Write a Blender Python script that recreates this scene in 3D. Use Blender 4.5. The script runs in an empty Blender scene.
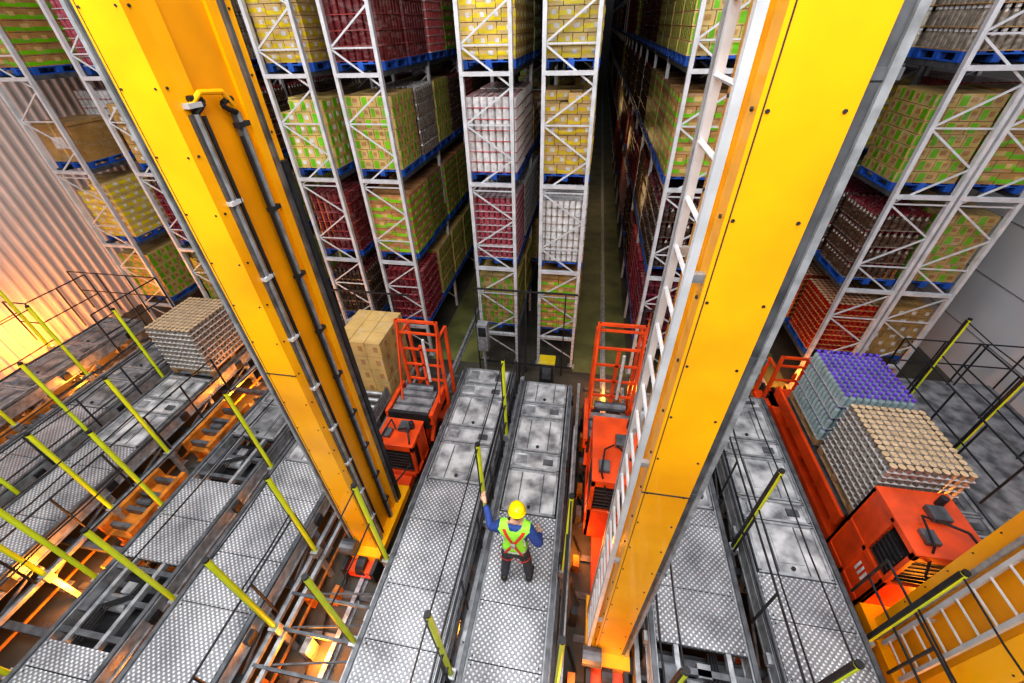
import bpy, bmesh, math, random
from mathutils import Vector, Matrix
from mathutils.bvhtree import BVHTree
random.seed(7)
S = bpy.context.scene
COL = S.collection

# ---------------------------------------------------------------- materials
def newmat(name):
    m = bpy.data.materials.new(name); m.use_nodes = True
    nt = m.node_tree; b = nt.nodes['Principled BSDF']
    return m, nt, b
def mat(name, col, metal=0.0, rough=0.5, var=0.15, scale=4.0, bump=0.0, col2=None, detail=4, coat=0.0, emis=0.0, wrap=0.0):
    m, nt, b = newmat(name)
    b.inputs['Metallic'].default_value = metal
    b.inputs['Roughness'].default_value = rough
    if coat: b.inputs['Coat Weight'].default_value = coat
    tc = nt.nodes.new('ShaderNodeTexCoord')
    nz = nt.nodes.new('ShaderNodeTexNoise'); nz.inputs['Scale'].default_value = scale
    nz.inputs['Detail'].default_value = detail
    nt.links.new(tc.outputs['Object'], nz.inputs['Vector'])
    cr = nt.nodes.new('ShaderNodeValToRGB')
    c2 = col2 if col2 else tuple(max(0, c*(1-var*2)) for c in col)
    cr.color_ramp.elements[0].position = 0.35; cr.color_ramp.elements[1].position = 0.62
    cr.color_ramp.elements[0].color = (*c2, 1); cr.color_ramp.elements[1].color = (*col, 1)
    nt.links.new(nz.outputs['Fac'], cr.inputs['Fac'])
    out = cr.outputs['Color']
    if wrap:   # stretch film: pale wrinkled patches, and load-to-load colour differences
        oi = nt.nodes.new('ShaderNodeObjectInfo')
        mr = nt.nodes.new('ShaderNodeMapRange'); mr.inputs[3].default_value = .58; mr.inputs[4].default_value = 1.15
        nt.links.new(oi.outputs['Random'], mr.inputs[0])
        m7 = nt.nodes.new('ShaderNodeMath'); m7.operation = 'MULTIPLY'; m7.inputs[1].default_value = 13.7
        fr = nt.nodes.new('ShaderNodeMath'); fr.operation = 'FRACT'
        nt.links.new(oi.outputs['Random'], m7.inputs[0]); nt.links.new(m7.outputs[0], fr.inputs[0])
        mh = nt.nodes.new('ShaderNodeMapRange'); mh.inputs[3].default_value = .488; mh.inputs[4].default_value = .515
        nt.links.new(fr.outputs[0], mh.inputs[0])
        hs = nt.nodes.new('ShaderNodeHueSaturation'); hs.inputs['Saturation'].default_value = 1.1
        nt.links.new(mh.outputs[0], hs.inputs['Hue']); nt.links.new(mr.outputs[0], hs.inputs['Value']); nt.links.new(out, hs.inputs['Color'])
        mp = nt.nodes.new('ShaderNodeMapping'); mp.inputs['Scale'].default_value = (2.5, 2.5, 9); mp.inputs['Rotation'].default_value = (.3, .25, 0)
        ad = nt.nodes.new('ShaderNodeVectorMath'); ad.operation = 'ADD'
        nt.links.new(tc.outputs['Object'], mp.inputs['Vector']); nt.links.new(mp.outputs[0], ad.inputs[0]); nt.links.new(oi.outputs['Location'], ad.inputs[1])
        n2 = nt.nodes.new('ShaderNodeTexNoise'); n2.inputs['Scale'].default_value = 1.6; n2.inputs['Detail'].default_value = 5; n2.inputs['Distortion'].default_value = 1.2
        nt.links.new(ad.outputs[0], n2.inputs['Vector'])
        r2 = nt.nodes.new('ShaderNodeMapRange'); r2.inputs[1].default_value = .5; r2.inputs[2].default_value = .75; r2.inputs[3].default_value = 0; r2.inputs[4].default_value = wrap*.8
        nt.links.new(n2.outputs['Fac'], r2.inputs[0])
        mx = nt.nodes.new('ShaderNodeMix'); mx.data_type = 'RGBA'; mx.inputs[7].default_value = (.55, .55, .56, 1)
        nt.links.new(r2.outputs[0], mx.inputs[0]); nt.links.new(hs.outputs[0], mx.inputs[6])
        out = mx.outputs[2]
        b.inputs['Coat Weight'].default_value = .3; b.inputs['Coat Roughness'].default_value = .2
    nt.links.new(out, b.inputs['Base Color'])
    if bump:
        bp = nt.nodes.new('ShaderNodeBump'); bp.inputs['Strength'].default_value = bump
        bp.inputs['Distance'].default_value = 0.02
        nt.links.new(nz.outputs['Fac'], bp.inputs['Height'])
        nt.links.new(bp.outputs['Normal'], b.inputs['Normal'])
    return m

def dimple_mat(name, c1, c2):
    m, nt, b = newmat(name)
    b.inputs['Metallic'].default_value = 0.4; b.inputs['Roughness'].default_value = 0.42
    tc = nt.nodes.new('ShaderNodeTexCoord')
    mp = nt.nodes.new('ShaderNodeMapping'); mp.inputs['Rotation'].default_value[2] = math.radians(45)
    mp.inputs['Scale'].default_value = (19, 19, 19)
    nt.links.new(tc.outputs['Object'], mp.inputs['Vector'])
    vo = nt.nodes.new('ShaderNodeTexVoronoi'); vo.voronoi_dimensions = '2D'
    vo.inputs['Randomness'].default_value = 0; vo.inputs['Scale'].default_value = 1
    nt.links.new(mp.outputs['Vector'], vo.inputs['Vector'])
    cr = nt.nodes.new('ShaderNodeValToRGB')
    cr.color_ramp.elements[0].position = 0.18; cr.color_ramp.elements[1].position = 0.42
    cr.color_ramp.elements[0].color = (1, 1, 1, 1); cr.color_ramp.elements[1].color = (0, 0, 0, 1)
    nt.links.new(vo.outputs['Distance'], cr.inputs['Fac'])
    nz = nt.nodes.new('ShaderNodeTexNoise'); nz.inputs['Scale'].default_value = 1.7; nz.inputs['Detail'].default_value = 8
    nt.links.new(tc.outputs['Object'], nz.inputs['Vector'])
    mx = nt.nodes.new('ShaderNodeMix'); mx.data_type = 'RGBA'
    mx.inputs[6].default_value = (*c2, 1); mx.inputs[7].default_value = (*c1, 1)
    nt.links.new(cr.outputs['Color'], mx.inputs[0])
    mx2 = nt.nodes.new('ShaderNodeMix'); mx2.data_type = 'RGBA'; mx2.blend_type = 'MULTIPLY'
    mx2.inputs[0].default_value = 0.85
    r2 = nt.nodes.new('ShaderNodeValToRGB'); r2.color_ramp.elements[0].position = .35; r2.color_ramp.elements[1].position = .62
    r2.color_ramp.elements[0].color = (.36, .36, .38, 1)
    nt.links.new(nz.outputs['Fac'], r2.inputs['Fac'])
    nt.links.new(mx.outputs[2], mx2.inputs[6]); nt.links.new(r2.outputs['Color'], mx2.inputs[7])
    nt.links.new(mx2.outputs[2], b.inputs['Base Color'])
    bp = nt.nodes.new('ShaderNodeBump'); bp.inputs['Strength'].default_value = .6; bp.inputs['Distance'].default_value = .01
    nt.links.new(cr.outputs['Color'], bp.inputs['Height']); nt.links.new(bp.outputs['Normal'], b.inputs['Normal'])
    return m

M = {}
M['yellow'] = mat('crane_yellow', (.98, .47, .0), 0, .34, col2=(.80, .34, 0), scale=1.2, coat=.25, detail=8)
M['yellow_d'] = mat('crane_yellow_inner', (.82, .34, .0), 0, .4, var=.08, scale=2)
M['orange'] = mat('machine_orange', (.80, .085, .012), 0, .4, var=.15, scale=3, coat=.2)
M['steel'] = mat('galvanised_steel', (.48, .50, .53), .5, .4, var=.2, scale=9)
M['rackgrey'] = mat('rack_grey_paint', (.60, .62, .66), .2, .45, var=.1, scale=5)
M['dark'] = mat('dark_steel', (.045, .047, .053), .4, .5, var=.2, scale=8)
M['black'] = mat('black_rubber', (.012, .012, .014), 0, .5)
M['midgrey'] = mat('mid_grey_steel', (.17, .18, .20), .5, .45, var=.25, scale=6)
M['plate'] = dimple_mat('dimpled_plate', (.80, .81, .84), (.30, .31, .335))
M['panel'] = mat('stained_panel', (.70, .71, .73), .3, .42, col2=(.17, .175, .19), scale=3.0, detail=12, bump=.2)
M['paneld'] = mat('stained_panel_dark', (.34, .35, .37), .3, .45, col2=(.10, .105, .115), scale=4, detail=10, bump=.2)
M['lime'] = mat('lime_yellow_post', (.66, .76, .02), 0, .4, var=.06)
M['limevest'] = mat('hivis_vest', (.36, .90, .06), 0, .7, var=.06, scale=14, bump=.3)
M['blue'] = mat('blue_pallet', (.015, .10, .46), 0, .55, var=.2)
M['floor'] = mat('floor_concrete', (.08, .072, .055), 0, .55, col2=(.04, .038, .03), scale=1.2, detail=8)
M['aislef'] = mat('aisle_floor_coating', (.17, .175, .06), 0, .4, col2=(.08, .085, .035), scale=1.5, detail=6)
M['wallL'] = mat('wall_cladding_cream', (.66, .58, .56), .1, .5, var=.06, scale=.6)
M['wallR'] = mat('wall_panel_white', (.66, .67, .72), 0, .55, var=.06, scale=.5)
M['joint'] = mat('wall_joint', (.28, .29, .32), 0, .6)
M['kraft'] = mat('kraft_carton', (.46, .27, .115), 0, .6, var=.15, scale=3, wrap=.3)
M['tan'] = mat('tan_carton', (.62, .45, .20), 0, .55, var=.12, scale=3, wrap=.3)
M['green'] = mat('green_print', (.19, .52, .02), 0, .45, var=.15, scale=2, wrap=.15)
M['yel'] = mat('yellow_print', (.74, .58, .06), 0, .45, var=.1, wrap=.2)
M['white'] = mat('white_wrap', (.70, .70, .71), 0, .3, var=.16, scale=12, wrap=.2)
M['pink'] = mat('pink_wrap', (.50, .12, .14), 0, .3, var=.2, scale=14, wrap=.4)
M['red'] = mat('red_tin', (.32, .045, .025), .2, .35, var=.2, scale=14, wrap=.25)
M['maroon'] = mat('maroon_wrap', (.19, .03, .045), 0, .28, var=.25, scale=14, wrap=.3)
M['brownd'] = mat('dark_brown_bottle', (.08, .042, .028), 0, .25, var=.25, scale=14, wrap=.2)
M['silver'] = mat('silver_tin', (.42, .37, .32), .5, .3, var=.25, scale=14, wrap=.25)
M['tin'] = mat('tin_lid', (.74, .54, .34), .2, .4, var=.15, scale=12)
M['purple'] = mat('purple_cap', (.20, .09, .70), 0, .35)
M['bottle'] = mat('pale_blue_bottle', (.50, .64, .68), 0, .2, var=.12, wrap=.4)
M['wood'] = mat('pallet_wood', (.36, .23, .12), 0, .7, var=.15, scale=7)
M['jblue'] = mat('jacket_blue', (.03, .07, .28), 0, .8, var=.15, scale=20, bump=.3)
M['trouser'] = mat('trouser_grey', (.055, .06, .075), 0, .85, var=.15, scale=20, bump=.3)
M['skin'] = mat('skin', (.62, .36, .25), 0, .5, var=.04)
M['hair'] = mat('hair_brown', (.06, .035, .02), 0, .6)
M['helmet'] = mat('helmet_yellow', (1.0, .72, .0), 0, .25, var=.02, coat=.4)
M['reflect'] = mat('reflective_tape', (.72, .74, .76), .3, .3, var=.03)
M['strap'] = mat('harness_red', (.7, .04, .03), 0, .6)
M['boot'] = mat('boot_leather', (.03, .025, .02), 0, .5)
M['amber'] = mat('amber_steel', (.72, .25, .03), .1, .5, var=.3, scale=4)

# ---------------------------------------------------------------- mesh builder
class MB:
    def __init__(s): s.v = []; s.f = []; s.m = []; s.mats = []
    def mi(s, k):
        if k not in s.mats: s.mats.append(k)
        return s.mats.index(k)
    def box(s, x0, x1, y0, y1, z0, z1, k):
        n = len(s.v); i = s.mi(k)
        s.v += [(x0,y0,z0),(x1,y0,z0),(x1,y1,z0),(x0,y1,z0),(x0,y0,z1),(x1,y0,z1),(x1,y1,z1),(x0,y1,z1)]
        s.f += [(n,n+3,n+2,n+1),(n+4,n+5,n+6,n+7),(n,n+1,n+5,n+4),(n+1,n+2,n+6,n+5),(n+2,n+3,n+7,n+6),(n+3,n,n+4,n+7)]
        s.m += [i]*6
    def beam(s, p, q, w, h, k):
        p = Vector(p); q = Vector(q); d = (q-p).normalized()
        a = Vector((0,0,1)) if abs(d.z) < .9 else Vector((0,1,0))
        u = d.cross(a).normalized()*w/2; t = u.cross(d).normalized()*h/2
        n = len(s.v); i = s.mi(k)
        for b in (p, q):
            for c in (-u-t, u-t, u+t, -u+t): s.v.append(tuple(b+c))
        s.f += [(n,n+1,n+2,n+3),(n+7,n+6,n+5,n+4)] + [(n+j, n+4+j, n+4+(j+1)%4, n+(j+1)%4) for j in range(4)]
        s.m += [i]*6
    def cyl(s, p, q, r, k, n=8, r2=None, k2=None):
        p = Vector(p); q = Vector(q); d = (q-p).normalized(); r2 = r if r2 is None else r2
        a = Vector((0,0,1)) if abs(d.z) < .9 else Vector((0,1,0))
        u = d.cross(a).normalized(); t = u.cross(d)
        b = len(s.v); i = s.mi(k); i2 = s.mi(k2) if k2 else i
        for c, rr in ((p, r), (q, r2)):
            for j in range(n):
                an = 2*math.pi*j/n
                s.v.append(tuple(c+u*math.cos(an)*rr+t*math.sin(an)*rr))
        for j in range(n):
            s.f.append((b+j, b+n+j, b+n+(j+1)%n, b+(j+1)%n)); s.m.append(i)
        s.f.append(tuple(b+j for j in range(n))); s.m.append(i)
        s.f.append(tuple(b+n+n-1-j for j in range(n))); s.m.append(i2)
    def tube(s, pts, r, k, n=8):
        for a, b in zip(pts[:-1], pts[1:]): s.cyl(a, b, r, k, n)
    def obj(s, name, parent=None, bevel=0, center=True, link=True):
        vs = [Vector(v) for v in s.v]
        c = Vector((0,0,0))
        if center and not parent:
            lo = Vector([min(v[i] for v in vs) for i in range(3)]); hi = Vector([max(v[i] for v in vs) for i in range(3)])
            c = (lo+hi)/2; c.z = lo.z
        me = bpy.data.meshes.new(name)
        me.from_pydata([tuple(v-c) for v in vs], [], s.f)
        for k in s.mats: me.materials.append(M[k])
        me.polygons.foreach_set('material_index', s.m)
        bm = bmesh.new(); bm.from_mesh(me); bmesh.ops.recalc_face_normals(bm, faces=bm.faces); bm.to_mesh(me); bm.free()
        me.update()
        o = bpy.data.objects.new(name, me); o.location = c
        COL.objects.link(o)
        if parent: o.parent = parent
        if bevel:
            b = o.modifiers.new('b', 'BEVEL'); b.width = bevel; b.segments = 2; b.limit_method = 'ANGLE'
        return o
def empty(name, loc=(0,0,0)):
    e = bpy.data.objects.new(name, None); e.location = loc; e.empty_display_size = .3
    COL.objects.link(e); return e

CAMZ = 7.4; DECK = 1.0
# ---------------------------------------------------------------- camera
cd = bpy.data.cameras.new('camera'); cam = bpy.data.objects.new('camera', cd); COL.objects.link(cam)
r = Vector((.985, .1703, -.0239)).normalized(); f = Vector((-.1491, .7759, -.6124)).normalized()
r = (r - f*r.dot(f)).normalized(); up = r.cross(f)
m3 = Matrix((r, up, -f)).transposed()
cam.matrix_world = Matrix.Translation((0, 0, CAMZ)) @ m3.to_4x4()
cd.sensor_width = 36; cd.lens = 410/1024*36; cd.clip_start = .05; cd.clip_end = 300
S.camera = cam

# ---------------------------------------------------------------- shell
b = MB(); b.box(-15.3, 9.8, -4, 80, -.2, 0, 'floor')
for (xa, xb) in ((.02, 1.46), (-3.9, -2.46), (3.95, 5.4)): b.box(xa, xb, 8.3, 78, 0, .006, 'aislef')
b.obj('floor')
b = MB()
y = -2.0
i = b.mi('wallL')
prof = []
while y < 80:
    prof += [(-15.0, y), (-15.0, y+.13), (-14.94, y+.16), (-14.94, y+.22), (-15.0, y+.25)]
    y += .25
n0 = len(b.v)
for (x, yy) in prof:
    b.v.append((x, yy, 0)); b.v.append((x, yy, 14))
for j in range(len(prof)-1):
    b.f.append((n0+2*j, n0+2*j+2, n0+2*j+3, n0+2*j+1)); b.m.append(i)
b.obj('wall_left')
b = MB(); b.box(9.5, 9.7, -2, 80, 0, 14, 'wallR')
for z in [1.2*k for k in range(1, 12)]: b.box(9.49, 9.5, -2, 80, z-.012, z+.012, 'joint')
for yy in range(0, 80, 4): b.box(9.485, 9.5, yy-.02, yy+.02, 0, 14, 'joint')
b.box(9.3, 9.5, 6.9, 7.2, 0, 14, 'wallR')
b.obj('wall_right')
b = MB(); b.box(-15.2, 9.7, 79, 79.2, 0, 14, 'joint'); b.obj('wall_back')

# ---------------------------------------------------------------- pallet loads
def pallet(b, w, l, k):
    for j in range(5):
        x = -w/2 + j*(w-.1)/4
        b.box(x, x+.1, -l/2, l/2, .12, .145, k)
    for yy in (-l/2, -.06, l/2-.12):
        b.box(-w/2, w/2, yy, yy+.12, .1, .12, k)
        for x in (-w/2, -.06, w/2-.12): b.box(x, x+.12, yy, yy+.12, .02, .1, k)
    for x in (-w/2, -.06, w/2-.12): b.box(x, x+.12, -l/2, l/2, 0, .02, k)
def cartons(b, w, l, h, nx, ny, nz, ka, kb, kc=None, z0=.145, miss=0, style=0):
    cy_, cz = l/ny, h/nz; g = .006
    for iz in range(nz):
        n1, n2 = (nx, ny) if iz % 2 == 0 or style == 0 else (ny, nx)
        cx, cy = w/n1, l/n2
        jit = random.uniform(-.012, .012)
        for ix in range(n1):
            for iy in range(n2):
                if 0 < ix < n1-1 and 0 < iy < n2-1 and iz < nz-1: continue
                if iz == nz-1 and miss and random.random() < miss: continue
                x0 = -w/2+ix*cx+g+jit; x1 = x0+cx-2*g; y0 = -l/2+iy*cy+g; y1 = y0+cy-2*g
                z = z0+iz*cz
                b.box(x0, x1, y0, y1, z, z+cz-.008, ka)
                e = .003
                if style < 2:
                    s0, s1 = (.1, .45) if (ix+iz) % 2 else (.3, .65)
                    b.box(x0-e, x1+e, y0-e, y1+e, z+cz*s0, z+cz*s1, kb)
                else:
                    b.box(x0+cx*.08, x0+cx*.40, y0-e, y1+e, z+cz*.1, z+cz*.85, kb)
                    b.box(x0-e, x1+e, y0+cy*.08, y0+cy*.40, z+cz*.1, z+cz*.85, kb)
                if kc:
                    b.box(x0+cx*.5, x0+cx*.78, y0-2*e, y1+2*e, z+cz*.35, z+cz*.72, kc)
                    b.box(x0-2*e, x1+2*e, y0+cy*.5, y0+cy*.78, z+cz*.35, z+cz*.72, kc)
def tins(b, w, l, h, nx, ny, nz, ka, klid, ksheet, z0=.145, n=8):
    cx, cy, cz = w/nx, l/ny, h/nz; rr = min(cx, cy)*.48
    for iz in range(nz):
        z = z0+iz*cz
        b.box(-w/2, w/2, -l/2, l/2, z, z+.015, ksheet)
        b.box(-w/2+cx, w/2-cx, -l/2+cy, l/2-cy, z, z+cz*.9, ka)
        for ix in range(nx):
            for iy in range(ny):
                if 0 < ix < nx-1 and 0 < iy < ny-1 and iz < nz-1: continue
                x = -w/2+(ix+.5)*cx; yy = -l/2+(iy+.5)*cy
                b.cyl((x, yy, z+.015), (x, yy, z+cz-.004), rr, ka, n, k2=klid)
def bottles(b, w, l, h, nx, ny, nz, kb, kc, z0=.145, ks='white'):
    cx, cy, cz = w/nx, l/ny, h/nz; rr = min(cx, cy)*.47
    for iz in range(nz):
        z = z0+iz*cz
        b.box(-w/2, w/2, -l/2, l/2, z, z+.012, ks)
        for ix in range(nx):
            for iy in range(ny):
                if 0 < ix < nx-1 and 0 < iy < ny-1 and iz < nz-1: continue
                x = -w/2+(ix+.5)*cx; yy = -l/2+(iy+.5)*cy
                b.cyl((x, yy, z+.01), (x, yy, z+cz*.65), rr, kb, 8)
                b.cyl((x, yy, z+cz*.65), (x, yy, z+cz*.82), rr, kb, 8, r2=rr*.5)
                b.cyl((x, yy, z+cz*.82), (x, yy, z+cz*.98), rr*.62, kc, 8)
def load(kind, name='pallet_load'):
    b = MB(); w, l = 1.0, 1.16
    pallet(b, w, l, 'wood' if kind in ('purple', 'tintan', 'tanpal') else 'blue')
    if kind == 'greentan': cartons(b, w, l, 1.38, 3, 4, 7, 'tan', 'green', 'kraft', style=2)
    elif kind == 'yellowtan': cartons(b, w, l, 1.42, 3, 4, 8, 'tan', 'yel', 'white', style=1, miss=.2)
    elif kind == 'greenkraft': cartons(b, w, l, 1.40, 2, 3, 7, 'kraft', 'green', 'tan', style=1)
    elif kind == 'greenwhite': cartons(b, w, l, 1.32, 3, 4, 6, 'tan', 'green', 'white', style=2, miss=.15)
    elif kind == 'kraftbox': cartons(b, w, l, 1.25, 3, 4, 6, 'kraft', 'kraft', 'white', style=1)
    elif kind == 'kraftlow': cartons(b, w, l, .85, 2, 3, 4, 'kraft', 'tan', 'white', style=1, miss=.3)
    elif kind == 'tanpal': cartons(b, w, l, 1.0, 3, 3, 5, 'tan', 'tan', 'kraft')
    elif kind == 'plain':
        b.box(-w/2+.02, w/2-.02, -l/2+.02, l/2-.02, .145, 1.0, 'kraft')
        b.box(-.03, .03, -l/2+.015, l/2-.015, .2, 1.004, 'tan')
        b.box(-.2, .15, -l/2+.012, -l/2+.03, .45, .7, 'white')
        b.box(-w/2, w/2, -l/2, l/2, .93, .96, 'kraft')
    elif kind == 'pink': tins(b, w, l, 1.40, 8, 9, 9, 'pink', 'white', 'white')
    elif kind == 'pinkwhite': tins(b, w, l, 1.36, 7, 8, 7, 'white', 'pink', 'pink')
    elif kind == 'red': tins(b, w, l, 1.25, 9, 10, 9, 'red', 'tin', 'kraft')
    elif kind == 'maroon': tins(b, w, l, 1.38, 7, 8, 6, 'maroon', 'pink', 'pink')
    elif kind == 'white': tins(b, w, l, 1.40, 8, 9, 8, 'white', 'white', 'silver')
    elif kind == 'brown': bottles(b, w, l, 1.36, 8, 9, 4, 'brownd', 'maroon', ks='silver')
    elif kind == 'silver': bottles(b, w, l, 1.40, 8, 9, 5, 'silver', 'white', ks='kraft')
    elif kind == 'tintan': tins(b, w, l, 1.0, 10, 12, 9, 'silver', 'tin', 'white')
    elif kind == 'purple': bottles(b, w, l, 1.05, 10, 12, 4, 'bottle', 'purple')
    return b
KINDS = ['greentan', 'yellowtan', 'greenkraft', 'greenwhite', 'kraftbox', 'kraftlow', 'plain', 'pink', 'pinkwhite', 'red', 'maroon', 'white', 'brown', 'silver']
slots = {k: [] for k in KINDS}

# ---------------------------------------------------------------- racks
YR = 8.5; PITCH = 1.3; LEV = [1.0, 2.9, 4.83, 6.76, 8.69, 10.6]
rows = {'L1': (-13.0, -12.0), 'L2': (-10.6, -9.7), 'L3': (-8.78, -7.89), 'A2': (-6.34, -5.43), 'A': (-4.85, -3.96),
        'B': (-2.41, -1.5), 'C': (-.92, -.03), 'D': (1.5, 2.4), 'D2': (2.98, 3.9), 'E': (5.45, 6.38), 'E2': (6.5, 7.42)}
front = {'A': ['maroon', 'greenkraft', 'greentan', 'maroon', 'pink'],
         'B': ['greentan', 'pink', 'pinkwhite', 'yellowtan', 'yellowtan'],
         'C': ['greenkraft', 'white', 'yellowtan', 'yellowtan', 'yellowtan'],
         'A2': ['brown', 'maroon', 'greenwhite', 'yellowtan', 'yellowtan'],
         'D': ['maroon', 'brown', 'greenkraft', 'greentan', 'greentan'],
         'D2': ['greentan', 'silver', 'silver', 'brown', 'silver'],
         'E': ['red', 'brown', 'greentan', 'silver', 'silver'],
         'E2': ['kraftbox', 'greentan', 'greenkraft', 'greentan', 'yellowtan'],
         'L1': ['greentan', 'yellowtan', 'plain', 'greenkraft', 'greenkraft'],
         'L2': ['greentan', 'maroon', 'kraftbox', 'pink', 'maroon'],
         'L3': ['greentan', 'yellowtan', 'brown', 'pink', 'brown']}
allk = ['greentan', 'yellowtan', 'greenkraft', 'greenwhite', 'kraftbox', 'kraftlow', 'pink', 'pinkwhite', 'maroon', 'brown', 'brown', 'silver', 'red', 'white']
rowpal = {'A': ['greentan', 'brown', 'maroon', 'silver', 'pink', 'brown', 'greenkraft'], 'D': ['brown', 'maroon', 'brown', 'kraftbox', 'brown', 'greenkraft', 'red', 'pink']}
for rn, (x0, x1) in rows.items():
    b = MB(); nb = 52; y1 = YR+nb*PITCH
    for k in range(0, nb//2+1):
        yy = YR+k*2*PITCH
        b.box(x0-.035, x0+.035, yy-.05, yy+.04, 0, 12.2, 'rackgrey')
        b.box(x1-.035, x1+.035, yy-.05, yy+.04, 0, 12.2, 'rackgrey')
        z = .3; s = 0
        while z < 12:
            a, c = (x0, x1) if s else (x1, x0)
            b.beam((a, yy, z), (c, yy, z+.62), .022, .032, 'rackgrey')
            if k < 6 and s: b.beam((x0, yy, z), (x1, yy, z), .02, .028, 'rackgrey')
            s = 1-s; z += .62
        if k == 0:
            for z in LEV: b.box(x0, x1, yy-.06, yy+.02, z-.09, z-.02, 'rackgrey')
            for x in (x0, x1): b.box(x-.09, x+.09, yy-.1, yy+.1, 0, .02, 'steel')
    for z in LEV:
        for x in (x0, x1): b.box(x-.03, x+.03, YR, y1, z-.09, z, 'midgrey')
    b.obj('pallet_rack')
    for li, z in enumerate(LEV):
        cur = None
        for j in range(nb):
            if j == 0 and li < 5: kd = front[rn][li]; cur = kd
            else:
                if random.random() < .45 or cur is None:
                    cur = random.choice(rowpal.get(rn, allk))
                kd = cur
                if random.random() < .05: continue
            slots[kd].append(((x0+x1)/2+random.uniform(-.02, .02), YR+.08+(j+.5)*PITCH+random.uniform(-.02, .02), z))
for kd, pts in slots.items():
    if not pts: continue
    me = bpy.data.meshes.new('stock_positions'); me.from_pydata(pts, [], [])
    par = bpy.data.objects.new('racked_pallet_loads', me); COL.objects.link(par); par.instance_type = 'VERTS'
    ch = load(kd).obj('load', parent=par)

def put_load(kd, x, y, z, name, rot=0, sc=1):
    o = load(kd).obj(name, center=False); o.location = (x, y, z); o.rotation_euler[2] = rot; o.scale = (sc, sc, sc); return o

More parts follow.
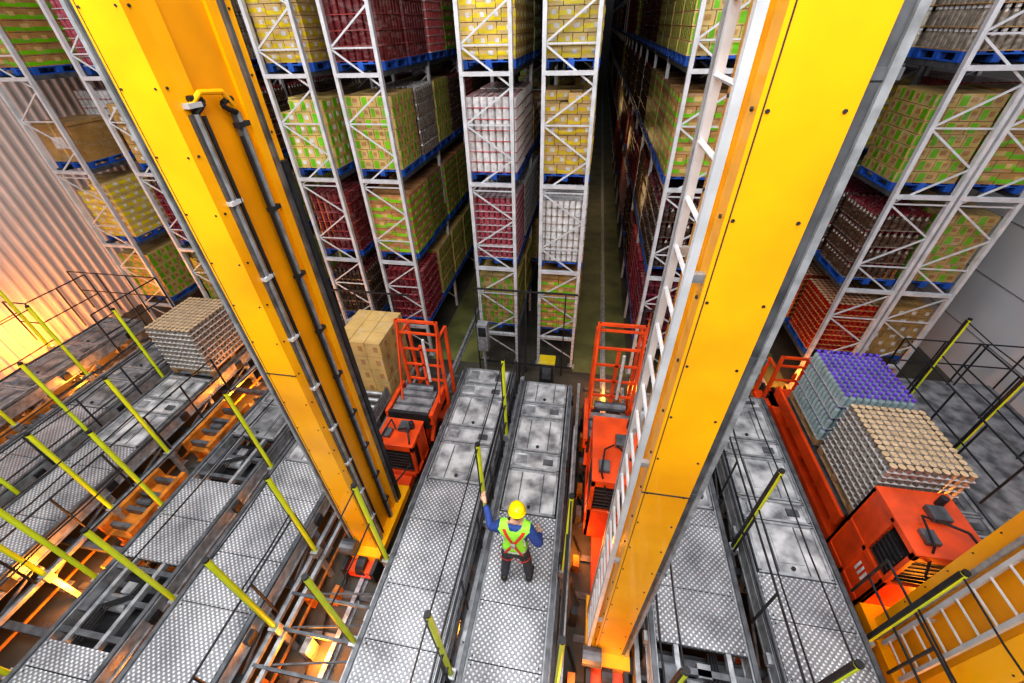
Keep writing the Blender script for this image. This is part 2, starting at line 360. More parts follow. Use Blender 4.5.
# ---------------------------------------------------------------- conveyors
def conveyor(x0, x1, y0, y1, segs, z=DECK, name='pallet_conveyor'):
    b = MB()
    for x in (x0, x1-.09):
        b.box(x, x+.09, y0, y1, z-.22, z+.0, 'steel')
        b.box(x-.015, x+.105, y0, y1, z-.24, z-.21, 'steel')
    b.box(x0+.01, x0+.07, y0, y1, z, z+.035, 'midgrey'); b.box(x1-.07, x1-.01, y0, y1, z, z+.035, 'midgrey')
    segs = sorted(segs) + [(y1, None)]
    w = x1-x0
    for (ya, kd), (yb, _) in zip(segs[:-1], segs[1:]):
        if kd == 'plate':
            y = ya; t = 0
            while y < yb-.05:
                e = min(y+(1.0 if t % 3 else .7), yb); t += 1
                b.box(x0+.095, x1-.095, y+.006, e-.006, z-.03, z+.012, 'plate')
                for px in (x0+.14, x1-.14):
                    for py in (y+.05, e-.05): b.cyl((px, py, z+.012), (px, py, z+.018), .012, 'dark', 6)
                y = e
            b.box(x0+.1, x1-.1, ya, yb, z-.06, z-.04, 'dark')
        elif kd in ('panel', 'paneld'):
            y = ya; t = 0
            while y < yb-.05:
                L = .85 if t % 2 == 0 else .40; t += 1
                e = min(y+L, yb)
                b.box(x0+.1, x1-.1, y+.0, e-.0, z-.09, z-.05, 'dark')
                b.box(x0+.13, x1-.13, y+.015, e-.015, z-.04, z+.005, kd)
                b.box(x0+.12, x0+.16, y+.03, e-.03, z, z+.03, 'steel'); b.box(x1-.16, x1-.12, y+.03, e-.03, z, z+.03, 'steel')
                b.box(x0+.12, x1-.12, y+.01, y+.05, z, z+.03, 'steel'); b.box(x0+.12, x1-.12, e-.05, e-.01, z, z+.03, 'steel')
                if L > .6 and e-y > .6:
                    for xx in (x0+w*.33, x1-w*.33): b.box(xx-.008, xx+.008, y+.06, e-.06, z, z+.015, 'midgrey')
                    b.box(x0+w*.36, x1-w*.36, y+.2, e-.2, z+.0, z+.022, kd)
                    b.cyl((x0+w*.5, y+.13, z), (x0+w*.5, y+.13, z+.03), .03, 'dark', 10)
                elif e-y > .3:
                    b.box(x0+.22, x0+.40, y+.12, e-.12, z, z+.05, 'steel')
                    b.box(x1-.42, x1-.24, y+.14, e-.14, z, z+.03, 'midgrey')
                y = e
        elif kd == 'roller':
            y = ya+.08
            while y < yb-.05:
                b.cyl((x0+.09, y, z-.04), (x1-.09, y, z-.04), .045, 'steel', 10)
                y += .2
            b.box(x0+.1, x1-.1, ya, yb, z-.28, z-.25, 'midgrey')
            ym = (ya+yb)/2
            b.cyl((x0+.3, ym, z-.16), (x0+.75, ym, z-.16), .09, 'midgrey', 12)
            b.box(x0+.12, x0+.3, ym-.1, ym+.1, z-.25, z-.06, 'dark')
        elif kd == 'machine':
            b.box(x0+.1, x1-.1, ya, yb, z-.35, z-.3, 'dark')
            y = ya+.1
            while y < yb-.1:
                b.box(x0+.1, x1-.1, y, y+.07, z-.12, z-.02, 'midgrey')
                y += .42
            for xx in (x0+.3, x1-.36): b.box(xx, xx+.06, ya, yb, z-.08, z+.01, 'steel')
            ym = (ya+yb)/2; xm = (x0+x1)/2
            b.cyl((xm-.22, ym, z-.15), (xm+.12, ym, z-.15), .11, 'steel', 14)
            b.cyl((xm+.12, ym, z-.15), (xm+.2, ym, z-.15), .07, 'dark', 12)
            b.box(xm-.08, xm+.08, ym+.1, ym+.25, z-.2, z-.02, 'paneld')
            b.box(x0+.15, x0+.3, ym-.2, ym+.15, z-.1, z+.05, 'midgrey')
            for t in range(4): b.tube([(x0+.35+.05*t, ya+.05, z-.05), (x0+.4+.05*t, ym-.1, z+.01), (x0+.7+.04*t, ym+.1, z-.03), (x0+.75+.03*t, yb, z-.1)], .012, 'black', 6)
    y = y0+.3
    while y < y1:
        for x in (x0+.045, x1-.045):
            b.box(x-.04, x+.04, y-.04, y+.04, 0, z-.22, 'steel')
            b.box(x-.09, x+.09, y-.09, y+.09, 0, .015, 'steel')
        b.beam((x0+.045, y, .25), (x1-.045, y, .25), .05, .05, 'steel')
        b.beam((x0+.045, y, z-.3), (x1-.045, y, z-.3), .08, .1, 'midgrey')
        if y+1.25 < y1:
            for x in (x0+.045, x1-.045):
                b.beam((x, y, .3), (x, y+1.25, z-.3), .03, .04, 'steel')
        y += 1.25
    b.box(x1+.0, x1+.06, y0, y1, z-.5, z-.44, 'midgrey')
    y = y0+.7
    while y < y1:
        b.box(x1-.02, x1+.05, y, y+.16, z-.2, z-.05, 'dark'); b.box(x0-.05, x0+.02, y+.5, y+.62, z-.18, z-.06, 'steel')
        y += 1.7
    b.obj(name, bevel=0)

conveyor(-2.49, -1.27, -1.2, 6.95, [(-1.2, 'plate'), (3.95, 'panel')])
conveyor(-1.08, .05, -1.2, 6.7, [(-1.2, 'plate'), (3.55, 'panel')])
conveyor(-5.30, -4.0, -1.2, 6.0, [(-1.2, 'plate'), (3.9, 'panel'), (5.2, 'roller')])
conveyor(-6.72, -5.55, -1.2, 5.6, [(-1.2, 'plate'), (.8, 'machine'), (1.9, 'plate'), (3.3, 'machine'), (4.3, 'paneld')])
conveyor(-9.45, -8.15, -1.2, 7.4, [(-1.2, 'plate'), (3.7, 'panel'), (5.6, 'roller')])
conveyor(-11.0, -9.75, -1.2, 7.4, [(-1.2, 'plate'), (4.5, 'paneld')])
conveyor(-13.3, -12.1, -.5, 7.6, [(-.5, 'plate'), (3.9, 'paneld')])
conveyor(1.3, 2.6, -.8, 6.7, [(-.8, 'machine'), (1.3, 'machine'), (2.1, 'plate'), (4.1, 'panel')])
conveyor(2.82, 4.06, -.8, 6.9, [(-.8, 'plate'), (3.2, 'panel')])
conveyor(5.85, 6.75, 3.4, 8.1, [(3.4, 'paneld')])

put_load('tintan', -8.80, 6.45, DECK+.006, 'pallet_of_tins', 0, 1.14)
put_load('tanpal', -4.55, 6.75, 0, 'pallet_of_cartons').scale = (1.05, 1.05, 1.9)
put_load('purple', 5.12, 6.38, DECK+.03, 'pallet_of_bottles', 0, 1.1)
put_load('tintan', 5.14, 4.98, DECK+.03, 'pallet_of_tins', 0, 1.1)

# ---------------------------------------------------------------- stacker cranes
def ladder(b, x, y0, y1, z0, z1, k='steel'):
    for y in (y0, y1): b.box(x-.012, x+.03, y-.022, y+.022, z0, z1, k)
    z = z0+.15
    while z < z1:
        b.cyl((x, y0, z), (x, y1, z), .014, k, 6); z += .28
def crane(xc, y0, y1, side, zt=14.0, w=.36, rails=False, cab=(3.7, 5.0), plat=(5.05, 5.8), gfy=6.0, zt3=1.95, zf1=3.25, lad=(.0, .38), xf=None, two=False, cx=None, cw=.38):
    e = empty('stacker_crane', (xc, y0, 0))
    cx = xc if cx is None else cx
    def add(b, n, bev=0):
        o = b.obj(n, center=False); o.parent = e; o.location = (-xc, -y0, 0)
        if bev:
            m = o.modifiers.new('b', 'BEVEL'); m.width = bev; m.segments = 2; m.limit_method = 'ANGLE'
        return o
    x0, x1 = xc-w/2, xc+w/2
    b = MB()
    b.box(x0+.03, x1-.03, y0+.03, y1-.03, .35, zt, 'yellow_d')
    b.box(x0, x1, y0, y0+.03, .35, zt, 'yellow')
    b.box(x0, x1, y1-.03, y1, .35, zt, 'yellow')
    bw = (y1-y0)*.27
    for (xa, xb) in ((x0, x0+.03), (x1-.03, x1)):
        b.box(xa, xb, y0+.03, y0+bw, .35, zt, 'yellow'); b.box(xa, xb, y1-bw, y1-.03, .35, zt, 'yellow')
    add(b, 'mast')
    b = MB()
    z = .8
    while z < zt:
        for x in (x0+.04, x1-.04): b.cyl((x, y0-.006, z), (x, y0+.01, z), .009, 'dark', 6)
        xs = x0 if side < 0 else x1
        for y in (y0+.05, y1-.05): b.cyl((xs-.01, y, z), (xs+.01, y, z), .010, 'dark', 6)
        z += .45
    b.box(x0+.02, x0+.026, y0-.002, y0, .4, zt, 'dark')
    for z in (4.4, 8.6): b.box(x0-.004, x1+.004, y0-.006, y0+.01, z, z+.012, 'dark')
    add(b, 'bolts')
    b = MB()
    xo = x1 if side < 0 else x0
    sg = 1 if side < 0 else -1
    b.box(min(xo, xo+sg*.05), max(xo, xo+sg*.05), y0+.02, y0+.12, .4, zt, 'midgrey')
    b.box(min(xo+sg*.05, xo+sg*.085), max(xo+sg*.05, xo+sg*.085), y0+.0, y0+.14, .4, zt, 'steel')
    b.box(min(xo, xo+sg*.06), max(xo, xo+sg*.06), y1-.12, y1, .4, zt, 'midgrey')
    if side < 0:
        b.box(xo+.02, xo+.12, y0+.25, y0+.33, .4, zt, 'dark')
        z = 1.6
        while z < zt: b.box(xo, xo+.105, y0+.01, y0+.3, z, z+.04, 'midgrey'); z += 1.4
    add(b, 'guide_rail')
    b = MB()
    if side < 0:
        xl = x0-.10
        ladder(b, xl, y0+lad[0], y0+lad[1], .6, zt, 'rackgrey')
        b.box(xl-.01, xl+.02, y0+lad[1]+.07, y0+lad[1]+.12, .5, zt, 'steel')
        z = 1.5
        while z < zt:
            b.box(xl, x0+.02, y0+.02, y0+.06, z, z+.05, 'steel'); b.box(xl, x0+.02, y0+lad[1]-.03, y0+lad[1], z, z+.05, 'steel'); z += 1.6
        add(b, 'ladder')
    if rails:
        b = MB(); xr = x1
        ya, yb = y0+.16, y0+.58
        zt2 = 7.0
        for (y, zz) in ((ya, zt2), (yb, zt2-.05)):
            b.box(xr-.0, xr+.03, y-.04, y+.04, .5, zz-.08, 'midgrey')
            b.box(xr+.03, xr+.05, y-.012, y+.012, .5, zz-.08, 'steel')
            pts = [(xr+.03, y+.12*math.sin(t*math.pi/5) * (1 if y == ya else -1), zz-.08+.10*math.sin(t*math.pi/10)) for t in range(6)]
            b.tube(pts, .022, 'black', 8)
        b.tube([(xr+.03, ya, zt2-.02), (xr+.05, ya+.1, zt2+.05), (xr+.05, yb-.1, zt2+.03), (xr+.03, yb, zt2-.08)], .02, 'yellow', 8)
        b.tube([(xr+.04, ya+.06, zt2-.1), (xr+.04, ya+.07, .6)], .018, 'black', 6)
        b.tube([(xr+.04, yb-.06, zt2-.3), (xr+.04, yb-.07, .6)], .018, 'black', 6)
        b.box(xr, xr+.05, y1-.10, y1-.02, .5, zt2-.6, 'dark')
        b.box(xr, xr+.04, y1-.16, y1-.12, .5, zt, 'midgrey')
        for t in range(9):
            z = 1.2+t*.72
            b.box(xr, xr+.055, ya-.05, ya+.08, z, z+.035, 'rackgrey'); b.box(xr, xr+.055, yb-.06, yb+.08, z-.2, z-.16, 'dark')
        add(b, 'power_rail')
    b = MB()
    b.box(xc-.22, xc+.22, y0-.35, gfy+.6, .14, .34, 'orange')
    b.box(xc-.3, xc+.3, y0-.15, y1+.2, .34, .5, 'yellow')
    for yy in (y0-.2, gfy+.4):
        b.cyl((xc-.07, yy, .3), (xc+.07, yy, .3), .17, 'dark', 20)
        b.box(xc-.28, xc-.22, yy-.2, yy+.2, .14, .46, 'dark')
        b.box(xc+.22, xc+.28, yy-.2, yy+.2, .14, .46, 'dark')
    b.cyl((xc-.35, y0-.1, .62), (xc-.1, y0-.1, .62), .12, 'midgrey', 14)
    add(b, 'chassis')
    ca, cb = cab; zb = .36
    b = MB()
    for x in (cx-cw, cx+cw-.06):
        for y in (ca, (ca+cb)/2-.03, cb-.06): b.box(x, x+.06, y, y+.06, zb, zt3, 'orange')
        b.box(x, x+.06, ca, cb, zt3-.06, zt3, 'orange'); b.box(x, x+.06, ca, cb, zb, zb+.1, 'orange'); b.box(x, x+.06, ca, cb, zt3-.85, zt3-.77, 'orange')
        b.box(x+.015, x+.045, (ca+cb)/2, cb-.04, zb, zt3, 'orange')
        b.box(x+.02, x+.04, ca+.05, (ca+cb)/2, zb, zt3-.8, 'orange')
    b.box(cx-cw, cx+cw, ca, ca+.05, zb, zt3-.78, 'orange'); b.box(cx-cw, cx+cw, ca, ca+.06, zt3-.12, zt3, 'orange')
    b.box(cx-cw, cx+cw, cb-.05, cb, zb, zt3, 'orange')
    b.box(cx-cw+.0, cx+cw, ca, cb, zt3, zt3+.03, 'orange')
    b.box(cx-cw+.08, cx+cw-.08, ca+.1, cb-.1, zb+.05, zt3-.25, 'dark')
    for t in range(6):
        z = zt3-.7+t*.09
        b.box(cx-cw+.06, cx+cw-.06, ca+.01, ca+.03, z, z+.02, 'dark')
        b.box(cx-cw+.005, cx-cw+.03, ca+.1, (ca+cb)/2-.05, z, z+.02, 'dark')
    b.box(cx-.02, cx+.2, (ca+cb)/2-.0, (ca+cb)/2+.22, zt3+.03, zt3+.12, 'midgrey')
    b.box(cx-.28, cx-.12, ca+.15, ca+.35, zt3+.03, zt3+.1, 'midgrey')
    b.cyl((cx+.22, cb-.2, zt3+.03), (cx+.22, cb-.2, zt3+.2), .05, 'dark', 12)
    b.tube([(cx, (ca+cb)/2, zt3+.1), (cx+.2, ca+.3, zt3+.2), (cx+.3, ca+.1, zt3+.12), (cx+.3, ca-.05, zt3-.4), (xc+.1, y1, zt3-.5)], .018, 'black', 6)
    b.tube([(cx-.05, (ca+cb)/2, zt3+.1), (cx-.2, ca+.5, zt3+.16), (cx-.25, ca+.1, zt3+.12), (xc-.1, ca-.1, zt3-.3), (xc, y1, zt3-.2)], .015, 'black', 6)
    for yy in (ca+.2, ca+.28, ca+.36): b.box(cx-cw-.006, cx-cw, yy, yy+.04, zt3-1.2, zt3-1.0, 'white')
    add(b, 'drive_cabinet', .008)
    pa, pb = plat
    xg = xc if xf is None else xf
    b = MB()
    if two:
        px = 5.12
        b.box(px-.55, px+.55, pa, pb, .86, .94, 'midgrey')
        for xx in (px-.4, px+.3): b.box(xx, xx+.1, pa, pb, .94, 1.03, 'steel')
        for xx in (px-.62, px+.56): b.box(xx, xx+.06, pa-.05, pb+.3, .7, .96, 'orange')
        y = pa
        while y < pb: b.box(px-.6, px+.6, y, y+.08, .6, .86, 'orange'); y += .7
    else:
        b.box(xc-.45, xc+.45, pa, pb, 1.1, 1.2, 'midgrey'); b.box(xc-.5, xc-.42, pa, gfy+.1, 1.0, 1.28, 'orange'); b.box(xc+.42, xc+.5, pa, gfy+.1, 1.0, 1.28, 'orange')
        for t in range(3): b.box(xc-.38, xc+.38, pa+.06+t*.24, pa+.22+t*.24, 1.2, 1.26, 'paneld')
        b.box(xc-.42, xc+.42, pa-.02, pa+.05, .9, 1.3, 'dark')
        b.cyl((xc-.3, pb+.15, 1.25), (xc+.3, pb+.15, 1.25), .1, 'midgrey', 14)
        b.beam((xc-.4, pa, .5), (xc-.4, pa+.5, 1.1), .07, .09, 'orange'); b.beam((xc+.4, pa, .5), (xc+.4, pa+.5, 1.1), .07, .09, 'orange')
    b.box(xc-.16, xc+.16, pa-.0, gfy, .5, .86 if two else 1.0, 'orange')
    add(b, 'lifting_platform')
    b = MB()
    for x in (xg-.4, xg+.4):
        b.box(x-.03, x+.03, gfy-.03, gfy+.03, .3, zf1, 'orange')
        if not two: b.beam((x, gfy, zf1-.15), (x, gfy-.45, 1.3), .03, .04, 'orange')
        b.box(x-.03, x+.03, gfy+.4, gfy+.46, .3, zf1-.4, 'orange'); b.beam((x, gfy, zf1-.4), (x, gfy+.43, zf1-.4), .04, .05, 'orange')
    z = 1.1
    while z < zf1-.1: b.box(xg-.4, xg+.4, gfy-.02, gfy+.02, z-.02, z+.02, 'orange'); z += .4
    b.box(xg-.4, xg+.4, gfy-.025, gfy+.025, zf1-.05, zf1, 'orange')
    b.box(xg-.03, xg+.03, gfy-.02, gfy+.02, 1.3, zf1-.6, 'orange')
    b.box(xg-.43, xg+.43, gfy-.04, gfy+.46, .25, .34, 'orange')
    if not two: b.cyl((xg+.1, gfy-.06, 1.5), (xg+.1, gfy-.06, 2.6), .03, 'white', 8)
    add(b, 'guard_frame')
    return e
crane(.82, 2.0, 2.5, -1)
crane(-3.15, 2.85, 3.85, 1, rails=True, cab=(4.35, 5.0), plat=(5.15, 5.75), gfy=5.95, zt3=1.25, xf=-3.0, zf1=3.0)
crane(4.80, 1.95, 3.05, -1, cab=(3.25, 4.25), plat=(4.4, 7.1), gfy=7.45, zf1=1.75, w=.4, lad=(.35, .75), two=True, xf=4.75, cx=4.95, cw=.46)
for xc in (.82, -3.15, 4.80, -7.45, -11.4):
    b = MB(); b.box(xc-.035, xc+.035, -1.5, 78, .09, .13, 'steel'); b.box(xc-.012, xc+.012, -1.5, 78, .02, .09, 'steel'); b.box(xc-.07, xc+.07, -1.5, 78, 0, .02, 'steel')
    y = -1.4
    while y < 8: b.box(xc-.45, xc+.45, y, y+.10, 0, .05, 'midgrey'); y += .6
    b.obj('crane_floor_rail')

# ---------------------------------------------------------------- post lines with lifeline wires
lines = {-13.75: [1.6, 3.2, 4.7, 6.3], -11.6: [2.2, 3.9, 5.5], -9.6: [1.2, 2.55, 3.9, 5.67], -7.7: [.4, 1.49, 2.6, 3.8], -6.83: [.4, 1.58, 2.78],
         -5.42: [1.52, 3.8, 5.2], -3.75: [1.45, 2.5], -2.57: [1.47, 2.56], -1.18: [.3, 1.35, 3.42, 5.24], .13: [1.35, 2.84],
         1.22: [1.3, 2.44], 2.72: [1.6, 3.6, 5.2], 4.14: [1.4, 2.6], 7.2: [4.7, 6.15, 7.6]}
for x, ys in lines.items():
    b = MB()
    for y in ys:
        b.cyl((x, y, DECK-.12), (x, y, DECK+1.85), .034, 'lime', 10)
        b.box(x-.042, x-.02, y-.025, y+.025, DECK-.12, DECK+1.84, 'dark')
        b.box(x-.06, x+.06, y-.06, y+.06, DECK-.25, DECK-.1, 'steel')
        b.box(x-.035, x+.035, y-.035, y+.035, 0, DECK-.2, 'steel')
        b.cyl((x, y, DECK+1.85), (x, y, DECK+1.88), .036, 'black', 10)
    for h, rr in ((1.8, .010), (1.0, .012)):
        for a, c in zip(ys[:-1], ys[1:]):
            b.tube([(x, a, DECK+h), (x, (a+c)/2, DECK+h-.03), (x, c, DECK+h)], rr, 'black', 6)
    b.obj('lifeline_post_railing')

# ---------------------------------------------------------------- black guard rails and mesh fences
def rail_line(pts, h=1.1, z=DECK, k='dark', step=.9, name='guard_railing', bars=True):
    b = MB()
    for p, q in zip(pts[:-1], pts[1:]):
        p = Vector((*p, z)); q = Vector((*q, z)); L = (q-p).length; n = max(1, round(L/step))
        for i in range(n+1):
            c = p.lerp(q, i/n); b.cyl(c, c+Vector((0, 0, h)), .018, k, 6)
        for hh in ((h, h*.5) if bars else (h,)): b.cyl(p+Vector((0,0,hh)), q+Vector((0,0,hh)), .016, k, 6)
    b.obj(name)
def mesh_fence(p, q, z0, z1, step=.12, k='dark', name='mesh_fence', wt=.004):
    b = MB(); p = Vector((*p, 0)); q = Vector((*q, 0)); L = (q-p).length
    n = int(L/step)
    for i in range(n+1):
        c = p.lerp(q, i/n); t = .03 if i % 8 == 0 else wt
        b.beam((c.x, c.y, z0 if i % 8 else 0), (c.x, c.y, z1), t, t, k)
    z = z0
    while z <= z1+.001:
        b.beam((p.x, p.y, z), (q.x, q.y, z), wt, wt, k); z += step
    for z in (z0, z1): b.beam((p.x, p.y, z), (q.x, q.y, z), .035, .035, k)
    b.obj(name)
mesh_fence((-2.45, 8.1), (.0, 8.1), .3, DECK+1.5, step=.13)
mesh_fence((-1.2, 7.0), (-1.2, 8.1), .3, DECK+1.3, step=.13)
mesh_fence((-6.4, 7.9), (-4.0, 7.9), .3, DECK+1.3)
mesh_fence((1.5, 8.0), (3.9, 8.0), .3, DECK+1.3)
rail_line([(-14.2, 8.0), (-11.3, 8.0), (-11.3, 6.2)], 1.2)
rail_line([(-14.2, 6.4), (-13.5, 6.4), (-13.5, 7.9)], 1.2, z=DECK)
rail_line([(6.9, 5.0), (6.9, 8.2), (9.2, 8.2)], 1.15, z=.78)
rail_line([(8.3, 5.2), (8.3, 8.2)], 1.15, z=.78)
rail_line([(-1.17, -.5), (-1.17, 6.5)], .95, z=DECK-.2)
rail_line([(.15, -.5), (.15, 5.2)], .75, z=DECK-.35, k='steel')
rail_line([(2.7, 1.6), (2.7, 6.4)], .95, z=DECK-.1)
rail_line([(4.2, 1.3), (4.2, 3.2)], .95, z=DECK-.1)
rail_line([(-7.8, -.3), (-7.8, 5.6)], .95, z=DECK-.2)
rail_line([(-3.85, -.3), (-3.85, 2.6)], .95, z=DECK-.2)
rail_line([(-9.6, .3), (-9.6, 7)], .95, z=DECK-.2)

# ---------------------------------------------------------------- steelwork between the conveyors
b = MB()
for y in (-.4, .9, 2.1, 3.4, 4.6, 5.9):
    for xa, xb in ((-14.5, -9.5), (-9.2, -6.8), (-6.8, -4.0), (-2.5, .05), (1.3, 4.06)):
        b.box(xa, xb, y-.05, y+.05, .45, .55, 'midgrey')
for xx in (-14.0, -11.7, -11.15, -7.98, -6.98, -5.42, -3.9, -3.72, -2.62, -1.17, .2, 1.2, 2.7, 4.2):
    b.box(xx-.03, xx+.03, -1, 7.2, .57, .64, 'steel')
    b.box(xx-.015, xx+.015, -1, 7.2, .25, .29, 'amber')
random.seed(3)
for xx in (-14.0, -11.4, -7.45, -6.98, -5.42, -3.8, -3.45, -2.62, -1.17, .35, 1.15, 2.7, 4.25):
    y = -.8
    while y < 6.8:
        hh = random.uniform(.2, .55)
        if abs(xx+3.6) > .3 or y < 2.3:
            b.box(xx-.05, xx+.05, y, y+random.uniform(.08, .25), 0, hh, random.choice(['amber', 'dark', 'midgrey', 'steel']))
            b.tube([(xx-.08, y, .05), (xx+.07, y+.3, .12), (xx-.05, y+.6, .06)], .018, 'black', 6)
        y += random.uniform(.45, .9)
for y in (-.3, .15, .6, 1.05, 1.5, 1.95):
    b.box(-3.9, -2.6, y-.02, y+.02, .6, .65, 'midgrey')
    b.beam((-3.9, y, .6), (-2.6, y+.4, .1), .025, .025, 'midgrey')
b.obj('support_steelwork')
b = MB()
b.box(6.85, 9.2, 4.6, 8.3, .7, .78, 'paneld')
for y in (4.7, 6.5, 8.2):
    for x in (6.95, 9.1): b.box(x-.05, x+.05, y-.05, y+.05, 0, .7, 'steel')
b.obj('service_platform')
def transfer_car(x, y):
    b = MB()
    b.box(x-.35, x+.3, y-.6, y+.6, .5, .56, 'amber')
    b.box(x-.35, x-.27, y-.6, y+.6, .56, .78, 'amber'); b.box(x+.22, x+.3, y-.6, y+.6, .56, .78, 'amber')
    for t in range(4): b.box(x-.27, x+.22, y-.5+t*.3, y-.42+t*.3, .56, .7, 'midgrey')
    b.cyl((x-.2, y, .64), (x+.1, y, .64), .07, 'midgrey', 12)
    b.box(x-.3, x+.25, y-.6, y+.6, .16, .2, 'amber')
    for dy in (-.5, .5):
        for dx in (-.3, .25):
            b.box(x+dx-.04, x+dx+.04, y+dy-.04, y+dy+.04, .08, .5, 'amber')
            b.cyl((x+dx-.03, y+dy, .08), (x+dx+.03, y+dy, .08), .08, 'dark', 12)
    b.obj('transfer_car')
for (x, y) in ((-7.4, 2.9), (-7.4, 4.7), (-11.5, 4.2)): transfer_car(x, y)
b = MB(); b.box(-.72, -.4, 6.95, 7.2, 0, 1.35, 'dark'); b.box(-.74, -.38, 6.93, 7.22, 1.35, 1.40, 'yel'); b.box(-.66, -.46, 6.94, 6.95, .9, 1.25, 'midgrey'); b.obj('control_cabinet', bevel=.008)
b = MB(); b.box(-2.35, -2.1, 7.75, 7.95, .9, 1.7, 'steel'); b.box(-2.25, -2.2, 7.8, 7.9, 0, .9, 'steel'); b.box(-2.32, -2.13, 7.74, 7.75, 1.35, 1.62, 'dark'); b.obj('control_panel', bevel=.008)

# ---------------------------------------------------------------- worker
def skin_mesh(verts, edges, radii, sub=2):
    me = bpy.data.meshes.new('t'); me.from_pydata(verts, edges, [])
    o = bpy.data.objects.new('t', me); COL.objects.link(o)
    o.modifiers.new('s', 'SKIN')
    sv = me.skin_vertices[0].data
    for i, rr in enumerate(radii):
        sv[i].radius = rr if isinstance(rr, tuple) else (rr, rr)
        sv[i].use_root = (i == 0)
    su = o.modifiers.new('u', 'SUBSURF'); su.levels = sub; su.render_levels = sub
    dg = bpy.context.evaluated_depsgraph_get(); dg.update()
    m = bpy.data.meshes.new_from_object(o.evaluated_get(dg))
    bpy.data.objects.remove(o)
    return m
def worker(loc):
    e = empty('worker', loc)
    J = [(0,0,.95), (0,.01,1.10), (0,.03,1.26), (0,.05,1.39), (0,.07,1.50), (0,.09,1.57),
         (-.17,.05,1.42), (-.33,.06,1.27), (-.45,.30,1.42),
         (.17,.05,1.42), (.33,-.03,1.19), (.31,.2,1.05),
         (-.10,0,.88), (-.14,.05,.50), (-.17,-.03,.11),
         (.10,0,.88), (.15,.07,.50), (.19,.02,.11)]
    E = [(0,1),(1,2),(2,3),(3,4),(4,5),(3,6),(6,7),(7,8),(3,9),(9,10),(10,11),(0,12),(12,13),(13,14),(0,15),(15,16),(16,17)]
    R = [(.16,.125),(.155,.12),(.17,.13),(.155,.115),(.075,.07),(.06,.06),.088,.064,.046,.088,.064,.046,
         .105,.078,.062,.105,.078,.062]
    m = skin_mesh(J, E, R, 3)
    for k in ('jblue', 'limevest', 'trouser', 'skin'): m.materials.append(M[k])
    JV = [Vector(j) for j in J]
    segmat = {}
    for i, (a, c) in enumerate(E):
        segmat[i] = 2 if i >= 11 else (1 if i in (1, 2, 0) else (3 if i == 4 else 0))
    def near(p):
        best = 1e9; bi = 0
        for i, (a, c) in enumerate(E):
            A, B = JV[a], JV[c]; t = max(0, min(1, (p-A).dot(B-A)/(B-A).length_squared)); d = (A+(B-A)*t-p).length
            if d < best: best = d; bi = i
        return bi
    for p in m.polygons:
        c = p.center; i = near(c)
        if c.z < .99 and i in (0, 11, 14): k = 2
        elif i in (0, 1, 2, 3, 5, 8) and abs(c.x) < .2 and c.z > .97: k = 1
        elif c.z > 1.53 and abs(c.x) < .12: k = 3
        else: k = segmat[i]
        if c.z > 1.46 and i in (3,): k = 0
        p.material_index = k; p.use_smooth = True
    for v in m.vertices:
        if abs(v.co.x) < .205 and 1.0 < v.co.z < 1.46: v.co.x *= 1.06; v.co.y = .02+(v.co.y-.02)*1.08
    body = bpy.data.objects.new('body', m); COL.objects.link(body); body.parent = e
    bm = bmesh.new(); bm.from_mesh(m); bvh = BVHTree.FromBMesh(bm); bm.free()
    b = MB()
    def ribbon(pts, nrm, wdir, w, k):
        i = b.mi(k); n = len(b.v)
        for p, nn in zip(pts, nrm):
            b.v.append(tuple(p+nn*.008-wdir*w/2)); b.v.append(tuple(p+nn*.008+wdir*w/2))
        for j in range(len(pts)-1):
            b.f.append((n+2*j, n+2*j+2, n+2*j+3, n+2*j+1)); b.m.append(i)
    for z in (1.05,):
        P = []; N = []
        for j in range(33):
            a = 2*math.pi*j/32; d = Vector((math.cos(a), math.sin(a), 0)); o = Vector((0, .02, z))+d*.27
            h, nn, _, _ = bvh.ray_cast(o, -d)
            if h: P.append(h); N.append(d)
        ribbon(P, N, Vector((0, 0, 1)), .045, 'reflect')
    for (xa, za, xb, zb, k, w) in ((-.13, 1.48, .12, 1.0, 'strap', .045), (.13, 1.48, -.12, 1.0, 'strap', .045), (-.14, 1.14, -.135, 1.36, 'reflect', .025), (.14, 1.14, .135, 1.36, 'reflect', .025)):
        P = []; N = []
        for j in range(15):
            t = j/14; x = xa+(xb-xa)*t; z = za+(zb-za)*t
            h, nn, _, _ = bvh.ray_cast(Vector((x, -1, z)), Vector((0, 1, 0)))
            if h: P.append(h); N.append(Vector((0, -1.8 if k == 'strap' else -1, .3)))
        if len(P) > 1: ribbon(P, N, Vector((1, 0, 0)), w, k)
    for (xs) in (-.11, .11):
        P = []; N = []
        for j in range(17):
            a = 2*math.pi*j/16; d = Vector((math.cos(a), math.sin(a), 0)); o = Vector((xs*1.05, .0, .80+.04*math.cos(a)*(1 if xs > 0 else -1)))
            P.append(o+d*.108); N.append(d)
        ribbon(P, N, Vector((0, 0, 1)), .035, 'strap')
    b.box(-.025, .025, -.15, -.12, 1.22, 1.30, 'steel')
    b.obj('harness', parent=e)
    bm = bmesh.new(); bmesh.ops.create_uvsphere(bm, u_segments=28, v_segments=20, radius=1)
    for v in bm.verts:
        x, y, z = v.co
        w = .076*(1-.16*max(0, -z)**1.2); dpt = .098
        v.co = Vector((x*w, y*dpt*(1-.1*max(0, -z)), z*.12))
        if y > .3 and z < -.3: v.co.y += .012*(-z)
        if y > .8 and abs(x) < .25 and -.35 < z < .15: v.co.y += .022*(1-abs(x)/.25)*(1-(z+.35)/.6)
        if y > .6 and .25 < abs(x) < .55 and 0 < z < .22: v.co.y -= .008
    hm = bpy.data.meshes.new('head'); bm.to_mesh(hm); bm.free()
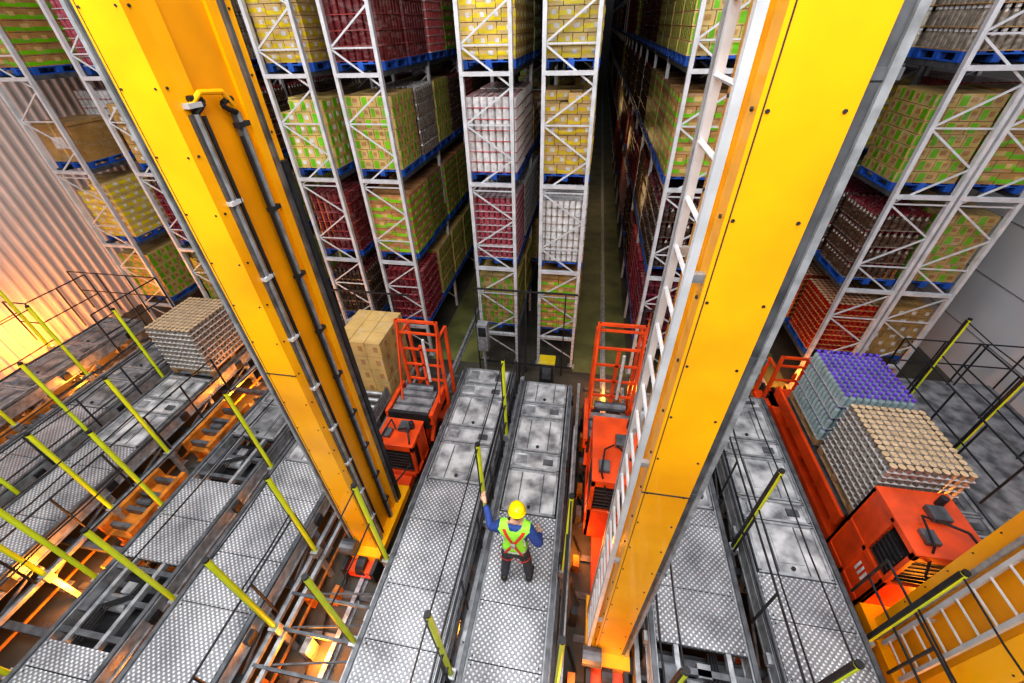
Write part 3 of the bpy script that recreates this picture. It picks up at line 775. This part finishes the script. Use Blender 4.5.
    hm.materials.append(M['skin']); hm.materials.append(M['hair'])
    for p in hm.polygons:
        p.use_smooth = True
        p.material_index = 1 if (p.center.y < .01 and p.center.z > -.055) or p.center.z > .07 else 0
    ho = empty('head_group'); ho.parent = e; ho.location = (.02, .12, 1.655); ho.rotation_euler = (math.radians(-18), 0, math.radians(12))
    o = bpy.data.objects.new('head', hm); COL.objects.link(o); o.parent = ho
    b = MB()
    for s in (-1, 1):
        b.cyl((s*.072, -.005, -.01), (s*.086, -.012, -.005), .026, 'skin', 12, r2=.03)
        b.cyl((s*.028, .083, .015), (s*.028, .094, .015), .012, 'reflect', 10)
        b.cyl((s*.028, .092, .015), (s*.028, .0955, .015), .006, 'black', 8)
    b.beam((-.022, .095, -.062), (.022, .095, -.062), .01, .008, 'strap')
    b.obj('face_parts', parent=ho)
    bm = bmesh.new(); bmesh.ops.create_uvsphere(bm, u_segments=32, v_segments=18, radius=1)
    bmesh.ops.delete(bm, geom=[v for v in bm.verts if v.co.z < -.02], context='VERTS')
    for v in bm.verts:
        x, y, z = v.co
        rb = 1.0 + (.06 if abs(x) < .16 and z > .25 else 0)
        v.co = Vector((x*.108, y*.128-.002, .035+z*.112*rb))
    ed = [g for g in bm.edges if g.is_boundary]
    r_ = bmesh.ops.extrude_edge_only(bm, edges=ed)
    for v in [g for g in r_['geom'] if isinstance(g, bmesh.types.BMVert)]:
        k = 1.12 + (.22 if v.co.y > .05 else 0); v.co.x *= 1.1; v.co.y *= k; v.co.z -= .008
    hm = bpy.data.meshes.new('helmet'); bm.to_mesh(hm); bm.free(); hm.materials.append(M['helmet'])
    for p in hm.polygons: p.use_smooth = True
    o = bpy.data.objects.new('safety_helmet', hm); COL.objects.link(o); o.parent = ho
    so = o.modifiers.new('s', 'SOLIDIFY'); so.thickness = .004
    def hand(wr, d, palm, name, curl, thumb_side):
        wr = Vector(wr); d = Vector(d).normalized(); n = Vector(palm).normalized(); n = (n-d*n.dot(d)).normalized(); s = d.cross(n).normalized()*thumb_side
        V = [tuple(wr-d*.03), tuple(wr+d*.01), tuple(wr+d*.055), tuple(wr+d*.085)]
        me = skin_mesh(V, [(0,1),(1,2),(2,3)], [(.026,.026), (.03,.02), (.04,.017), (.038,.014)], 2)
        me.materials.append(M['skin'])
        for p in me.polygons: p.use_smooth = True
        o = bpy.data.objects.new(name+'_palm', me); COL.objects.link(o); o.parent = e
        for fi, (off, L) in enumerate(((.030, .07), (.010, .08), (-.010, .074), (-.029, .058))):
            p = wr+d*.075+s*off; pts = [p]
            for sg, fr in enumerate((.42, .32, .26)):
                an = curl*(.6+sg*1.0)
                dd = (d*math.cos(an)+n*math.sin(an)).normalized()
                p = p+dd*L*fr*1.15; pts.append(p)
            me = skin_mesh([tuple(q) for q in pts], [(0,1),(1,2),(2,3)], [.0095, .009, .008, .007], 1)
            me.materials.append(M['skin'])
            for q in me.polygons: q.use_smooth = True
            o = bpy.data.objects.new(name+'_finger', me); COL.objects.link(o); o.parent = e
        p = wr+d*.025+s*.03
        pts = [p, p+(d*.5+s*.7+n*.2)*.035, p+(d*.5+s*.7+n*.2)*.035+(d*.8+s*.3+n*.3)*.03, p+(d*.5+s*.7+n*.2)*.035+(d*.8+s*.2+n*.4)*.052]
        me = skin_mesh([tuple(q) for q in pts], [(0,1),(1,2),(2,3)], [.013, .011, .01, .008], 1)
        me.materials.append(M['skin'])
        for q in me.polygons: q.use_smooth = True
        o = bpy.data.objects.new(name+'_thumb', me); COL.objects.link(o); o.parent = e
    hand((-.465, .325, 1.435), (-.4, .75, .4), (.5, .3, -.6), 'left_hand', .5, 1)
    hand((.307, .225, 1.035), (-.1, .9, -.4), (-.9, 0, -.2), 'right_hand', .6, 1)
    for s, (ax, ay) in ((-1, (-.17, -.03)), (1, (.19, .02))):
        me = skin_mesh([(ax, ay-.03, .16), (ax, ay-.035, .06), (ax+s*.01, ay+.07, .05), (ax+s*.02, ay+.19, .045)], [(0,1),(1,2),(2,3)], [(.062,.062), (.055,.055), (.05,.045), (.045,.036)], 2)
        me.materials.append(M['boot'])
        for q in me.polygons: q.use_smooth = True
        zmin = min(v.co.z for v in me.vertices)
        for v in me.vertices: v.co.z -= zmin*(1 if v.co.z < .12 else 0)
        o = bpy.data.objects.new('boot', me); COL.objects.link(o); o.parent = e
    return e
wk = worker((-.535, 2.56, DECK+.014)); wk.scale = (.97, .97, .96)

# ---------------------------------------------------------------- lights
def area(name, loc, tgt, sx, sy, en, col=(1, 1, 1)):
    l = bpy.data.lights.new(name, 'AREA'); l.shape = 'RECTANGLE'; l.size = sx; l.size_y = sy; l.energy = en; l.color = col
    o = bpy.data.objects.new(name, l); COL.objects.link(o); o.location = loc
    o.rotation_euler = (Vector(tgt)-Vector(loc)).to_track_quat('-Z', 'Y').to_euler(); return o
area('right_wall_fill', (-3, 1.5, 14), (-2.5, 4.8, 0), 13, 1.2, 1300, (.95, .97, 1))
area('right_wall_fill', (-2, -3, 11.5), (-1, 10, 4.8), 14, 2, 1250, (1, .96, .91))
area('right_wall_fill', (6.5, 7.5, 13.5), (9.5, 10.5, 3), 1, 6, 260, (.93, .95, 1))  # added fill aimed at the right wall to brighten it, not a ceiling fixture
area('right_wall_fill', (-2, 18, 14.5), (-2, 18, 0), 20, 6, 330, (.97, .97, 1))
for i, (x, y, z, p) in enumerate([(-14, 6.5, .9, 240), (-14.2, 3, .8, 200), (-11.6, 5.6, .35, 100), (-11.5, 1.8, .35, 110), (-7.6, 6.0, .35, 120), (-7.4, 1.6, .3, 110), (-3.4, 4.9, .5, 55),
                     (-3.3, 1.4, .3, 50), (-5.42, .8, .3, 60), (-5.4, 3.2, .3, 50), (-1.18, 2, .3, 30), (.45, 1.2, .6, 45), (.3, 3.6, .5, 30), (2.7, 1.0, .3, 30), (4.5, 1.3, .5, 60), (5.5, 2.9, .6, 80), (6.9, 3.6, .5, 70),
                     (5.2, 8.2, .5, 50), (.8, 7.5, .4, 30), (.75, 12, 3.5, 22), (.75, 19, 3.5, 26), (.75, 28, 3.5, 32)]):
    l = bpy.data.lights.new('amber_lamp', 'POINT'); l.energy = p; l.color = (1, .30, .02) if i < 19 else (1, .66, .3); l.shadow_soft_size = .12 if i < 19 else .45
    o = bpy.data.objects.new('amber_lamp', l); COL.objects.link(o); o.location = (x, y, z)
w = bpy.data.worlds.new('world'); S.world = w; w.use_nodes = True
w.node_tree.nodes['Background'].inputs[0].default_value = (.93, .95, 1, 1)
w.node_tree.nodes['Background'].inputs[1].default_value = .25
S.view_settings.view_transform = 'Standard'
for lk in ('Medium High Contrast', 'Standard - Medium High Contrast'):
    try: S.view_settings.look = lk; break
    except Exception: pass
